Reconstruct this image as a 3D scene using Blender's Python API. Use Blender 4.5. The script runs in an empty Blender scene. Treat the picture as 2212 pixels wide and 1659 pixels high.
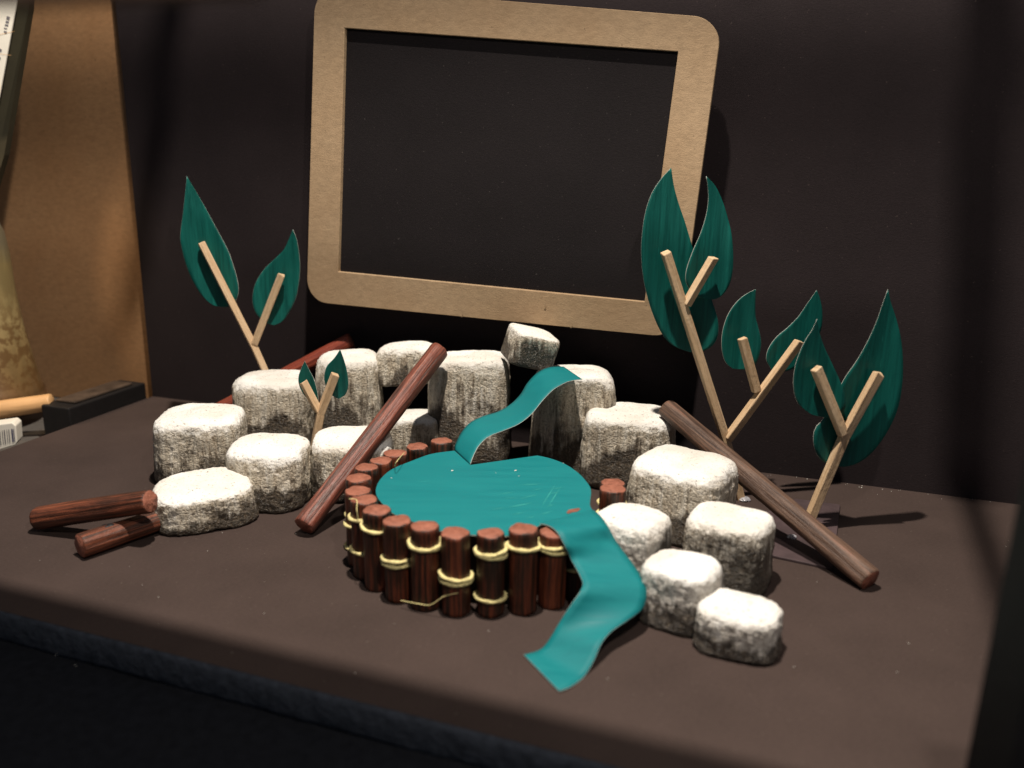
import bpy, bmesh, math, random
from mathutils import Vector, Matrix, Quaternion, noise
random.seed(7)
S = 0.1                                   # one scene unit is ten centimetres; everything below is written in centimetres
scene = bpy.context.scene
COL = scene.collection
scene.view_settings.view_transform = 'Standard'; scene.view_settings.look = 'None'
scene.view_settings.exposure = 0; scene.view_settings.gamma = 1; scene.view_settings.use_curve_mapping = False
world = bpy.data.worlds.new('World'); scene.world = world; world.use_nodes = True
world.node_tree.nodes['Background'].inputs[0].default_value = (.080, .090, .110, 1)
world.node_tree.nodes['Background'].inputs[1].default_value = 1.0

# ------------------------------------------------------------------ camera
FPX, PITCH, ROLL, HC = 1894.6, .2612, .0156, 14.142
F = Vector((0, math.cos(PITCH), -math.sin(PITCH)))
R0 = Vector((1, 0, 0)); U0 = R0.cross(F)
RT = R0*math.cos(ROLL) + U0*math.sin(ROLL)
UP = -R0*math.sin(ROLL) + U0*math.cos(ROLL)
O = Vector((0, 0, HC))
def ray(x, y): return F + RT*((x-1106)/FPX) - UP*((y-829.5)/FPX)
def atz(x, y, z=0.0):
    d = ray(x, y); return O + d*((z-HC)/d.z)
def aty(x, y, Y):
    d = ray(x, y); return O + d*(Y/d.y)
WA = -.3274
C0 = Vector((-20.83, 48.87, 0)); WD = Vector((math.cos(WA), math.sin(WA), 0)); WN = Vector((-WD.y, WD.x, 0))
def wallpt(s, z, off=0.0): return C0 + WD*s - WN*off + Vector((0, 0, z))
def onwall(x, y, off=0.0):
    d = ray(x, y); t = ((C0-WN*off-O).dot(WN))/d.dot(WN); return O + d*t

cam_d = bpy.data.cameras.new('camera'); cam = bpy.data.objects.new('camera', cam_d); COL.objects.link(cam)
M = Matrix((RT, UP, -F)).transposed().to_4x4(); M.translation = O*S
cam.matrix_world = M
cam_d.sensor_width = 36; cam_d.lens = 36*FPX/2212; cam_d.clip_start = .05; cam_d.clip_end = 100
cam_d.dof.use_dof = True; cam_d.dof.focus_distance = 3.65
APR = .17*S
cam_d.dof.aperture_fstop = cam_d.lens*.001/(2*APR)
scene.camera = cam

# ------------------------------------------------------------------ materials
def mat(name):
    m = bpy.data.materials.new(name); m.use_nodes = True
    nt = m.node_tree; b = nt.nodes['Principled BSDF']; return m, nt, b
class N:
    def __init__(s, nt): s.nt = nt
    def n(s, t, **k):
        nd = s.nt.nodes.new(t)
        for a, v in k.items():
            if a.startswith('i_'): nd.inputs[a[2:].replace('_', ' ')].default_value = v
            else: setattr(nd, a, v)
        return nd
    def l(s, a, b): s.nt.links.new(a, b)
    def coord(s, scale=(1, 1, 1), kind='Object', loc=None):
        tc = s.n('ShaderNodeTexCoord'); mp = s.n('ShaderNodeMapping'); mp.inputs['Scale'].default_value = scale
        s.l(tc.outputs[kind], mp.inputs['Vector'])
        if loc == 'rand':
            oi = s.n('ShaderNodeObjectInfo'); mu = s.n('ShaderNodeMath', operation='MULTIPLY'); mu.inputs[1].default_value = 37.0
            s.l(oi.outputs['Random'], mu.inputs[0]); s.l(mu.outputs[0], mp.inputs['Location'])
        return mp.outputs[0]
    def noise(s, vec, scale, detail=4, rough=.55, dist=0):
        nd = s.n('ShaderNodeTexNoise'); nd.inputs['Scale'].default_value = scale; nd.inputs['Detail'].default_value = detail
        nd.inputs['Roughness'].default_value = rough; nd.inputs['Distortion'].default_value = dist
        s.l(vec, nd.inputs['Vector']); return nd.outputs['Fac']
    def ramp(s, fac, stops, interp='LINEAR'):
        r = s.n('ShaderNodeValToRGB'); r.color_ramp.interpolation = interp
        el = r.color_ramp.elements
        while len(el) < len(stops): el.new(.5)
        for e, (p, c) in zip(el, stops):
            e.position = p; e.color = (c, c, c, 1) if isinstance(c, (int, float)) else (*c, 1)
        s.l(fac, r.inputs['Fac']); return r.outputs['Color']
    def mix(s, fac, a, b, blend='MIX'):
        m = s.n('ShaderNodeMix', data_type='RGBA', blend_type=blend)
        if isinstance(fac, (int, float)): m.inputs[0].default_value = fac
        else: s.l(fac, m.inputs[0])
        for v, i in ((a, 6), (b, 7)):
            if isinstance(v, tuple): m.inputs[i].default_value = (*v, 1)
            else: s.l(v, m.inputs[i])
        return m.outputs[2]
    def math(s, op, a, b=None, clamp=False):
        m = s.n('ShaderNodeMath', operation=op, use_clamp=clamp)
        for v, i in ((a, 0), (b, 1)):
            if v is None: continue
            if isinstance(v, (int, float)): m.inputs[i].default_value = v
            else: s.l(v, m.inputs[i])
        return m.outputs[0]
    def bump(s, h, b, strength=.5, dist=.01, prev=None):
        n = s.n('ShaderNodeBump'); n.inputs['Strength'].default_value = strength; n.inputs['Distance'].default_value = dist
        s.l(h, n.inputs['Height'])
        if prev: s.l(prev, n.inputs['Normal'])
        if b is not None: s.l(n.outputs[0], b.inputs['Normal'])
        return n.outputs[0]

def m_paper(name, col, fleck=(.2, .17, .14), fl=.5, rough=.85):
    m, nt, b = mat(name); g = N(nt)
    v = g.coord(); v2 = g.coord((1, 2.2, 2.2))
    big = g.ramp(g.noise(v, 3, 3), [(.3, .85), (.7, 1.12)])
    fib = g.noise(v2, 70, 5, .7)
    c = g.mix(1.0, col, big, 'MULTIPLY')
    c = g.mix(g.ramp(fib, [(.35, 0), (.75, .35)]), c, tuple(x*1.9 for x in col))
    sp = g.ramp(g.noise(v, 95, 2, .5), [(.725, 0), (.76, 1)])
    c = g.mix(g.math('MULTIPLY', sp, fl), c, fleck)
    g.l(c, b.inputs['Base Color']); b.inputs['Roughness'].default_value = rough
    b.inputs['Specular IOR Level'].default_value = .15
    g.bump(fib, b, .35, .004)
    return m
M_GROUND = m_paper('black_card_floor', (.047, .0325, .0280))
M_WALL = m_paper('black_card_wall', (.0165, .0120, .0128), fleck=(.12, .09, .08), fl=.35)
M_BOARD = m_paper('black_card_insert', (.0105, .0084, .0090), fleck=(.16, .14, .13), fl=.25)

def m_kraft(name, col, edge=False):
    m, nt, b = mat(name); g = N(nt)
    v = g.coord((1.4, 1.4, 3.2)); v1 = g.coord()
    f1 = g.noise(v, 18, 6, .7); big = g.noise(v1, 2.5, 3)
    c = g.mix(g.ramp(f1, [(.3, 0), (.72, 1)]), tuple(x*.8 for x in col), tuple(min(1, x*1.18) for x in col))
    c = g.mix(g.ramp(big, [(.35, 0), (.7, .35)]), c, (col[0]*.8, col[1]*.68, col[2]*.55))
    sp = g.ramp(g.noise(v1, 60, 2), [(.24, 1), (.29, 0)])
    c = g.mix(g.math('MULTIPLY', sp, .55), c, tuple(x*.35 for x in col))
    g.l(c, b.inputs['Base Color']); b.inputs['Roughness'].default_value = .8; b.inputs['Specular IOR Level'].default_value = .25
    g.bump(g.noise(v, 60, 4, .7), b, .4, .004)
    return m
M_KRAFT = m_kraft('grey_brown_cardboard', (.36, .255, .155))
M_KRAFT2 = m_kraft('brown_cardboard', (.27, .150, .070))

def m_rock(name='painted_foam_stone', lo=.22, hi=.42, white=0.0, ambient_tint=(1, 1, 1)):
    m, nt, b = mat(name); g = N(nt)
    v = g.coord(loc='rand'); vs = g.coord((1, 1, .12), loc='rand')
    gen = g.n('ShaderNodeTexCoord'); sx = g.n('ShaderNodeSeparateXYZ'); g.l(gen.outputs['Generated'], sx.inputs[0])
    sn = g.n('ShaderNodeSeparateXYZ'); g.l(gen.outputs['Normal'], sn.inputs[0])
    oi = g.n('ShaderNodeObjectInfo')
    grain = g.noise(v, 95, 5, .62, .5); patch = g.noise(v, 5.5, 3, .5, .4); streak = g.noise(vs, 42, 6, .7)
    fine = g.noise(v, 50, 6, .75, .2); region = g.noise(v, 4.2, 1, .4)
    side = g.ramp(streak, [(p_, tuple(x_+(.86-x_)*white for x_ in c_)) for p_, c_ in [(.30, (.33, .255, .17)), (.44, (.60, .515, .39)), (.56, (.76, .69, .56)), (.70, (.86, .82, .74))]])
    # brown wash brushed round the lower half, ragged upper border, some stones more than others
    hgt = g.math('ADD', sx.outputs['Z'], g.math('MULTIPLY', g.math('SUBTRACT', patch, .5), 1.7))
    hgt = g.math('ADD', hgt, g.math('MULTIPLY', g.math('SUBTRACT', streak, .5), .8))
    hgt = g.math('SUBTRACT', hgt, g.math('MULTIPLY', oi.outputs['Random'], .22))
    wash = g.ramp(hgt, [(lo, 1), (hi, 0)])
    washc = g.ramp(fine, [(.42, (.024, .017, .011)), (.56, (.065, .046, .029)), (.66, (.20, .15, .095)), (.75, (.55, .47, .36))])
    c = g.mix(g.math('MULTIPLY', wash, .93), side, washc)
    washc = g.mix(1.0, washc, ambient_tint, 'MULTIPLY')
    c = g.mix(g.math('MULTIPLY', wash, .93), side, washc)
    # pits that kept the dark wash, only where the foam is left rough
    rough_ = g.ramp(region, [(.38, .45), (.55, 1)])
    pit = g.ramp(grain, [(.40, 1), (.47, 0)])
    c = g.mix(g.math('MULTIPLY', g.math('MULTIPLY', pit, .7), rough_), c, (.19, .145, .095))
    crk = g.noise(vs, 11, 3, .5, .6)
    crack = g.ramp(g.math('ABSOLUTE', g.math('SUBTRACT', crk, .5)), [(.0, 1), (.010, 0)])
    c = g.mix(g.math('MULTIPLY', crack, .6), c, (.05, .035, .022))
    # white dry brush on the top
    tp = g.math('ADD', sn.outputs['Z'], g.math('MULTIPLY', g.math('SUBTRACT', fine, .5), 1.1))
    tp = g.math('ADD', tp, g.math('MULTIPLY', g.math('SUBTRACT', patch, .5), .7))
    tp = g.math('ADD', tp, g.math('MULTIPLY', g.math('SUBTRACT', sx.outputs['Z'], .85), 1.3))
    top = g.ramp(tp, [(.02, 0), (.55, 1)])
    pit2 = g.ramp(grain, [(.33, .8), (.41, 0)])
    topc = g.mix(pit2, g.mix(g.ramp(patch, [(.35, 0), (.65, 1)]), (.70, .665, .60), (.85, .84, .80)), (.20, .17, .14))
    c = g.mix(top, c, topc)
    g.l(c, b.inputs['Base Color'])
    g.l(g.ramp(top, [(0, .36), (1, .8)]), b.inputs['Roughness'])
    b.inputs['Specular IOR Level'].default_value = .5
    n1 = g.bump(grain, None, 1.0, .020); g.l(g.ramp(top, [(0, 1), (1, .35)]), n1.node.inputs['Strength'])
    n2 = g.bump(streak, None, .4, .010, n1)
    n3 = g.bump(g.noise(v, 26, 4, .6), None, .25, .014, n2)
    g.bump(g.noise(v, 260, 3, .6), b, .3, .004, n3)
    return m
M_ROCK = m_rock()
M_ROCK2 = m_rock('painted_foam_stone_white', .14, .34, .4, (.95, 1.0, 1.1))  # whiter paint; the bluish wash tint paints in cool ambient light
M_ROCK3 = m_rock('painted_foam_stone_cool_shade', .25, .55, .1, (.9, 1.05, 1.25))  # bluish grey wash tint paints in the cool shade on this stone's front

def m_stick(name, stops, rough=.42, axis=(1, 1, .035), sc=95):
    m, nt, b = mat(name); g = N(nt)
    v = g.coord(axis, loc='rand'); v1 = g.coord(loc='rand')
    s = g.noise(v, sc, 6, .7, .3)
    c = g.ramp(g.math('ADD', g.math('MULTIPLY', s, .75), g.math('MULTIPLY', g.noise(g.coord((1, 1, .3), loc='rand'), 9, 3), .25)), stops)
    g.l(c, b.inputs['Base Color']); b.inputs['Roughness'].default_value = rough
    b.inputs['Specular IOR Level'].default_value = .4
    n0 = g.bump(g.noise(v, 28, 4, .6), None, .6, .014); n1 = g.bump(s, None, .7, .006, n0); g.bump(g.noise(v1, 55, 4, .6), b, .4, .005, n1)
    return m
M_RED = m_stick('red_brown_stained_wood', [(.36, (.03, .011, .008)), (.46, (.085, .034, .023)), (.53, (.17, .046, .029)), (.62, (.29, .10, .06))])
M_BACKRED = m_stick('red_stained_wood', [(.34, (.09, .018, .012)), (.48, (.20, .038, .022)), (.62, (.30, .07, .035))])
M_BROWN = m_stick('brown_stained_wood', [(.36, (.03, .016, .011)), (.46, (.08, .045, .03)), (.54, (.14, .085, .058)), (.64, (.20, .085, .05))], .55)
M_DARKRED = m_stick('dark_stained_wood', [(.34, (.02, .010, .006)), (.48, (.06, .022, .012)), (.56, (.17, .05, .024)), (.68, (.30, .09, .04))], .5)
M_POST = m_stick('dark_brown_glossy_wood', [(.38, (.010, .006, .004)), (.48, (.035, .016, .009)), (.56, (.13, .032, .016)), (.64, (.20, .055, .022))], .36)
M_END = m_stick('red_end_grain', [(.3, (.08, .030, .018)), (.42, (.23, .078, .046)), (.65, (.36, .135, .085))], .65, (1, 1, 1), 40)
M_PALE = m_stick('pale_bare_wood', [(.34, (.46, .30, .16)), (.5, (.60, .42, .25)), (.66, (.68, .51, .33))], .6, (1, 1, .08), 60)

def m_teal(name, lo, hi, ve, scale, rough=.38, scr=.5):
    m, nt, b = mat(name); g = N(nt)
    v = g.coord(ve, loc='rand'); v1 = g.coord()
    s = g.noise(v, scale, 6, .7, .25)
    c = g.mix(g.ramp(s, [(.36, 0), (.66, 1)]), lo, hi)
    s2 = g.ramp(g.noise(v, scale*2.3, 4, .7), [(.64, 0), (.72, 1)])
    c = g.mix(g.math('MULTIPLY', s2, scr), c, tuple(min(1, x*2.0+.015) for x in hi))
    g.l(c, b.inputs['Base Color']); g.l(g.ramp(s, [(.3, rough-.08), (.7, rough+.12)]), b.inputs['Roughness'])
    g.bump(s, b, .07, .003); b.inputs['Specular IOR Level'].default_value = .28
    return m
M_LEAF = m_teal('dark_green_painted_card', (.001, .056, .047), (.002, .108, .088), (1, 1, .04), 60, .45)
M_POND = m_teal('teal_painted_card', (.003, .155, .170), (.004, .178, .188), (.10, 1, 1), 40, .60, .06)
M_CARD = mat('white_card_core'); M_CARD[2].inputs['Base Color'].default_value = (.62, .6, .54, 1); M_CARD = M_CARD[0]
def plain(name, col, rough=.6, spec=.4, bumpsc=None, bd=.004, vary=.25):
    m, nt, b = mat(name); g = N(nt)
    v = g.coord(); n = g.noise(v, bumpsc or 12, 5, .6)
    c = g.mix(g.ramp(n, [(.3, 0), (.7, 1)]), tuple(x*(1-vary) for x in col), tuple(min(1, x*(1+vary)) for x in col))
    g.l(c, b.inputs['Base Color']); b.inputs['Roughness'].default_value = rough; b.inputs['Specular IOR Level'].default_value = spec
    g.bump(n, b, .5, bd)
    return m
M_CORD = plain('yellow_twine', (.74, .64, .30), .8, .2, 90, .008)
M_NAVY = plain('navy_felt_edge', (.040, .046, .058), .95, .1, 30, .02, .3)
M_TABLE = plain('grey_table', (.10, .09, .08), .7, .3, 8)
M_BLACK = plain('black_plastic', (.006, .005, .005), .6, .4, 20)
M_BLOCKTOP = plain('mottled_brown_black_top', (.06, .042, .03), .45, .5, 9, .004, .6)  # brown-black, strongly mottled at random
M_DKWOOD = plain('dark_brown_wood', (.10, .055, .035), .6, .3, 10)
M_OLIVE = plain('dark_olive_board', (.030, .026, .014), .7, .3, 4)
M_TAN = plain('tan_turned_wood', (.62, .36, .16), .5, .4, 8, .002, .1)
M_WHITE = plain('white_printed_card', (.78, .74, .64), .6, .3, 8, .001, .05)
M_INK = plain('grey_ink', (.16, .15, .16), .7, .2, 8, .001)
M_GLUE, _nt, _b = mat('clear_glue'); _b.inputs['Base Color'].default_value = (.8, .8, .85, 1); _b.inputs['Roughness'].default_value = .12; _b.inputs['Transmission Weight'].default_value = .6
M_DKGLUE = plain('dark_shiny_glue', (.016, .015, .016), .5, .3, 20)
M_SMEAR = plain('red_brown_smear', (.20, .075, .05), .7, .3, 40)
M_FOOT = plain('dark_brown_card', (.060, .040, .042), .7, .3, 14, .004)
def m_jar():
    m, nt, b = mat('speckled_glaze'); g = N(nt)
    v = g.coord(loc=None); gen = g.n('ShaderNodeTexCoord'); sx = g.n('ShaderNodeSeparateXYZ'); g.l(gen.outputs['Generated'], sx.inputs[0])
    z = g.math('ADD', sx.outputs['Z'], g.math('MULTIPLY', g.math('SUBTRACT', g.noise(v, 5, 4), .5), .22))
    c = g.ramp(z, [(.03, (.20, .08, .035)), (.12, (.20, .12, .045)), (.38, (.36, .27, .12)), (.62, (.33, .26, .11)), (.70, (.17, .165, .12)), (1, (.16, .16, .125))])
    sp = g.ramp(g.noise(v, 20, 5, .6), [(.46, 0), (.55, 1)])
    low = g.ramp(z, [(.36, 1), (.55, 0)])
    c = g.mix(g.ramp(g.noise(g.coord((1, 1, .2)), 9, 4), [(.4, .6), (.62, 0)]), c, (.10, .07, .03))
    c = g.mix(g.math('MULTIPLY', g.math('MULTIPLY', sp, low), .8), c, (.12, .06, .02))
    g.l(c, b.inputs['Base Color']); b.inputs['Roughness'].default_value = .4
    return m
M_JAR = m_jar()

# ------------------------------------------------------------------ object helpers
def tag(o, label=None, cat=None, group=None, kind=None):
    if label: o['label'] = label
    if cat: o['category'] = cat
    if group: o['group'] = group
    if kind: o['kind'] = kind
    return o
def empty(name, loc):
    o = bpy.data.objects.new(name, None); o.empty_display_size = .05; COL.objects.link(o); o.location = Vector(loc)*S; return o
def mesh(name, verts, faces, m, parent=None, origin=None, smooth=True, mats=None, fm=None, quat=None):
    """verts in centimetres in the world; origin (cm) becomes the object's location"""
    if origin is None: origin = Vector((0, 0, 0)) if parent is None else (parent.location/S)
    origin = Vector(origin)
    me = bpy.data.meshes.new(name)
    q = quat.inverted() if quat else None
    vs = []
    for v in verts:
        d = (Vector(v)-origin)*S
        vs.append(q @ d if q else d)
    me.from_pydata(vs, [], faces)
    for mm in (mats or [m]): me.materials.append(mm)
    for i, p in enumerate(me.polygons):
        p.use_smooth = smooth
        if fm: p.material_index = fm[i]
    me.update()
    o = bpy.data.objects.new(name, me); COL.objects.link(o)
    loc = origin*S
    if parent is not None:
        o.parent = parent; loc = loc - parent.location
    o.location = loc
    if quat: o.rotation_mode = 'QUATERNION'; o.rotation_quaternion = quat
    return o
def fixn(o):
    bm = bmesh.new(); bm.from_mesh(o.data); bmesh.ops.recalc_face_normals(bm, faces=bm.faces); bm.to_mesh(o.data); bm.free()
def bevel(o, w, seg=2):
    md = o.modifiers.new('bevel', 'BEVEL'); md.width = w*S; md.segments = seg; md.limit_method = 'ANGLE'; return o
def boxv(c, ax, ay, az):
    """verts/faces of a box from centre and three half vectors"""
    c = Vector(c); vs = [c + ax*i + ay*j + az*k for i in (-1, 1) for j in (-1, 1) for k in (-1, 1)]
    fs = [(0, 1, 3, 2), (4, 6, 7, 5), (0, 4, 5, 1), (2, 3, 7, 6), (0, 2, 6, 4), (1, 5, 7, 3)]
    return vs, fs
def box(name, c, ax, ay, az, m, parent=None, origin=None, bev=0.0):
    v, f = boxv(c, Vector(ax), Vector(ay), Vector(az)); o = mesh(name, v, f, m, parent, origin or (c if parent is None else None), smooth=False); fixn(o)
    if bev: bevel(o, bev)
    return o
def prism(name, poly, z0, z1, m, parent=None, origin=None):
    n = len(poly); v = [Vector((p[0], p[1], z0)) for p in poly] + [Vector((p[0], p[1], z1)) for p in poly]
    f = [tuple(range(n-1, -1, -1)), tuple(range(n, 2*n))] + [(i, (i+1) % n, n+(i+1) % n, n+i) for i in range(n)]
    o = mesh(name, v, f, m, parent, origin, smooth=False); fixn(o); return o
def catmull(pts, n, closed=False):
    P = [Vector(p) for p in pts]; out = []
    k = len(P)
    segs = k if closed else k-1
    for i in range(segs):
        if closed: a, b, c, d = P[i-1], P[i], P[(i+1) % k], P[(i+2) % k]
        else: a, b, c, d = P[max(i-1, 0)], P[i], P[i+1], P[min(i+2, k-1)]
        for j in range(n):
            t = j/n
            out.append(.5*((2*b) + (c-a)*t + (2*a-5*b+4*c-d)*t*t + (3*b-a-3*c+d)*t**3))
    if not closed: out.append(P[-1])
    return out
def resample(pts, n):
    L = [0]
    for a, b in zip(pts, pts[1:]): L.append(L[-1]+(b-a).length)
    out = []; j = 0
    for i in range(n):
        t = L[-1]*i/(n-1)
        while j < len(L)-2 and L[j+1] < t: j += 1
        u = (t-L[j])/max(1e-9, L[j+1]-L[j]); out.append(pts[j].lerp(pts[j+1], min(1, u)))
    return out
def tube(name, pts, r, m, parent=None, closed=False, seg=8, twist=0.0):
    n = len(pts); vs = []; fs = []
    for i, p in enumerate(pts):
        a = pts[(i-1) % n] if (closed or i) else pts[0]; b = pts[(i+1) % n] if (closed or i < n-1) else pts[-1]
        t = (b-a).normalized(); ref = Vector((0, 0, 1)) if abs(t.z) < .9 else Vector((1, 0, 0))
        u = t.cross(ref).normalized(); w = u.cross(t)
        for k in range(seg):
            an = 2*math.pi*k/seg + twist*i
            rr = r*(1+.16*math.cos(2*(2*math.pi*k/seg)))
            vs.append(p + (u*math.cos(an) + w*math.sin(an))*rr)
    lim = n if closed else n-1
    for i in range(lim):
        for k in range(seg):
            a = i*seg+k; b = i*seg+(k+1) % seg; c = ((i+1) % n)*seg+(k+1) % seg; d = ((i+1) % n)*seg+k
            fs.append((a, b, c, d))
    if not closed:
        fs.append(tuple(range(seg-1, -1, -1))); fs.append(tuple((n-1)*seg+k for k in range(seg)))
    return mesh(name, vs, fs, m, parent)
def rod_data(L, r0, r1, seed, side=44, seg=40, facets=0):
    """whittled dowel along +z, slightly irregular; last faces are the ends"""
    vs = []; fs = []; fm = []
    prof = [(0, .0), (0, .93), (.035, .985)] + [(.12 + (L-.24)*i/seg, 1) for i in range(seg+1)] + [(L-.035, .985), (L, .93), (L, .0)]
    for j, (z, k) in enumerate(prof):
        base = r0 + (r1-r0)*z/L
        for i in range(side):
            a = 2*math.pi*i/side
            fx = 1 + .035*noise.noise(Vector((math.cos(a)*1.2+seed, math.sin(a)*1.2, z*.25))) \
                   + .03*noise.noise(Vector((math.cos(a)*4+seed, math.sin(a)*4, z*1.2)))
            if facets: fx *= 1 - .045*(abs(((a*facets/(2*math.pi)+seed) % 1)-.5)*2 < .5)*(1-abs(((a*facets/(2*math.pi)+seed) % 1)-.5)*4)
            rr = base*k*fx
            zz = z
            if k < .95: zz += .06*noise.noise(Vector((math.cos(a)*k*1.3+seed*3, math.sin(a)*k*2, z)))
            vs.append(Vector((rr*math.cos(a), rr*math.sin(a), zz)))
    for j in range(len(prof)-1):
        for i in range(side):
            fs.append((j*side+i, j*side+(i+1) % side, (j+1)*side+(i+1) % side, (j+1)*side+i))
            fm.append(1 if j in (0, len(prof)-2) else 0)
    return vs, fs, fm
def rod(name, p0, p1, r0, r1, m, mend, parent=None, seed=1.0, facets=0, side=44):
    p0 = Vector(p0); p1 = Vector(p1); L = (p1-p0).length
    q = Vector((0, 0, 1)).rotation_difference((p1-p0).normalized())
    vs, fs, fm = rod_data(L, r0, r1, seed, side, 40, facets)
    vs = [p0 + q @ v for v in vs]
    return mesh(name, vs, fs, m, parent, p0, True, [m, mend], fm, q)

# ------------------------------------------------------------------ setting: base, wall, table
front_a = Vector((-15.87, 24.56, 0)); fdir = (Vector((.64, 18.54, 0))-front_a).normalized()
left_dir = (atz(0, 975)-C0); left_dir.z = 0; left_dir.normalize()
def isect(p, d, q, e):
    t = ((q.x-p.x)*e.y-(q.y-p.y)*e.x)/(d.x*e.y-d.y*e.x); return p+d*t
FL = isect(C0, left_dir, front_a, fdir); FR = front_a + fdir*46
BR = C0 + WD*62
base = prism('base_board', [C0, FL, FR, BR], -1.05, 0, M_GROUND)
base.data.materials.append(M_NAVY)
for p in base.data.polygons:
    if abs(p.normal.z) < .5: p.material_index = 1
tag(base, kind='structure')
# felt-edged lip along the front of the base
lipv = []; lipf = []
nl = 260; fn = Vector((-fdir.y, fdir.x, 0))
if fn.y > 0: fn = -fn
for i in range(nl+1):
    p = FL.lerp(FR, i/nl)
    for k, (o_, z_) in enumerate([(0.004, -.015), (.05, -.03), (.12, -.15), (.12, -.5), (.14, -.85), (.09, -1.0), (.02, -1.05)]):
        nz = .05*noise.noise(Vector((i*.35, k*1.3, 2)))+.03*noise.noise(Vector((i*1.1, k*2.3, 5)))
        lipv.append(p + fn*(o_+nz*(1 if k > 1 else .1)) + Vector((0, 0, z_)))
for i in range(nl):
    for k in range(6): a = i*7+k; lipf.append((a, a+7, a+8, a+1))
lip = mesh('front_edge_felt', lipv, lipf, M_NAVY, base); fixn(lip)
base_tbl = box('table', (0, 30, -1.35), (60, 0, 0), (0, 50, 0), (0, 0, .28), M_TABLE); tag(base_tbl, kind='structure')
# dark cloth in front of the board
cv = []; cf = []
nx, ny = 60, 24
for i in range(nx+1):
    for j in range(ny+1):
        p = FL + (fdir*(-8+i*1.0)) + fn*(-.6 + j*.9)
        cv.append(p + Vector((0, 0, -1.02 - .0*j + .12*noise.noise(Vector((i*.15, j*.25, 1))) )))
for i in range(nx):
    for j in range(ny): a = i*(ny+1)+j; cf.append((a, a+1, a+ny+2, a+ny+1))
cloth = mesh('cloth', cv, cf, plain('black_blue_cloth', (.010, .011, .014), .95, .1, 30), None, FL); fixn(cloth)
tag(cloth, 'near-black cloth lying in front of the display base, bottom left', 'cloth')

wall = empty('backdrop_wall', C0)
wl = []
def wallpoly(s0, s1, z0, z1, t, m, name, parent):
    a = C0 + WD*s0; b = C0 + WD*s1
    v = [a, b, b+WN*t, a+WN*t]; return prism(name, [(p.x, p.y) for p in v], z0, z1, m, parent)
wallpoly(0, 62, 0.0, 30, .18, M_WALL, 'black_panel', wall)
tag(wall, 'black card backdrop standing upright behind the stones and the frame', 'backdrop')
# crumbs along the foot of the wall
bmv = []; bmf = []
for i in range(104):
    s_ = random.uniform(28, 46); o_ = abs(random.gauss(0, .18))+.05 if i < 26 else random.uniform(.1, 6)
    p = wallpt(s_, .012, o_); r = random.uniform(.012, .04)*(1 if i < 26 else .6)
    if i >= 44: p = Vector((random.uniform(-17, 13), random.uniform(20.5, 34), .012)); r = random.uniform(.008, .022)
    k = len(bmv); an = random.random()*3
    for q in range(4): bmv.append(p + Vector((math.cos(an+q*1.57)*r, math.sin(an+q*1.57)*r*.8, 0)))
    bmv.append(p + Vector((0, 0, r*.8)))
    bmf += [(k, k+1, k+4), (k+1, k+2, k+4), (k+2, k+3, k+4), (k+3, k, k+4)]
crumbs = mesh('crumbs', bmv, bmf, M_CARD, None, wallpt(38, 0, 1), False); tag(crumbs, 'pale crumbs and dust along the foot of the backdrop and over the base', 'crumbs', kind='stuff')

# ------------------------------------------------------------------ cardboard frame with black insert
th = -.0653
fo = wallpt(13.722, 8.557, 2.0)
fa = WD*math.cos(th) + Vector((0, 0, 1))*math.sin(th); fb = -WD*math.sin(th) + Vector((0, 0, 1))*math.cos(th)
FW, FH, BL, BRt, BB, BT = 15.06, 10.64, 1.75, 1.65, 1.72, 1.72
frame = empty('picture_frame', fo + fa*FW/2 + WN*1.0 - fb*BB)
def rrect(x0, y0, x1, y1, r, n=10):
    out = []
    for cx_, cy_, a0 in ((x1-r, y1-r, 0), (x0+r, y1-r, 90), (x0+r, y0+r, 180), (x1-r, y0+r, 270)):
        for i in range(n+1):
            a = math.radians(a0+90*i/n); out.append((cx_+r*math.cos(a), cy_+r*math.sin(a)))
    return out
out = rrect(-BL, -BB, FW+BRt, FH+BT, 1.15); inn = rrect(0, 0, FW, FH, .03)
# ring mesh: outer loop and inner loop have the same count, both start at top right
# the cardboard was cut by hand and is not quite square: its corners on the plane two centimetres before the backdrop
CI = [onwall(x, y, 2.0) for x, y in ((730, 587), (1392, 652), (1465, 111), (744, 60))]
CO = [onwall(x, y, 2.0) for x, y in ((662, 651), (1466, 730), (1561, 39), (680, -31))]
def quad(c, u, v): return c[0]*(1-u)*(1-v) + c[1]*u*(1-v) + c[2]*u*v + c[3]*(1-u)*v
WO, HO = 18.46, 14.08
def P3(p, off, inner=False):
    if inner: return quad(CI, p[0]/FW, p[1]/FH) + WN*off
    return quad(CO, (p[0]+BL)/(FW+BL+BRt), (p[1]+BB)/(FH+BB+BT)) + WN*off
n = len(out); T = .26
vs = [P3(p, 0) for p in out] + [P3(p, 0, True) for p in inn] + [P3(p, T) for p in out] + [P3(p, T, True) for p in inn]
fs = []
for i in range(n):
    j = (i+1) % n
    fs += [(i, j, n+j, n+i), (2*n+i, 3*n+i, 3*n+j, 2*n+j), (i, 2*n+i, 2*n+j, j), (n+i, n+j, 3*n+j, 3*n+i)]
fr = mesh('border', vs, fs, M_KRAFT, frame, smooth=False); fixn(fr); bevel(fr, .02, 1)
bd = rrect(-BL+.08, -BB+.08, FW+BRt-.08, FH+BT-.08, 1.1)
vs = [P3(p, T+.01) for p in bd] + [P3(p, T+.25) for p in bd]
fs = [tuple(range(n)), tuple(range(2*n-1, n-1, -1))] + [(i, (i+1) % n, n+(i+1) % n, n+i) for i in range(n)]
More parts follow.
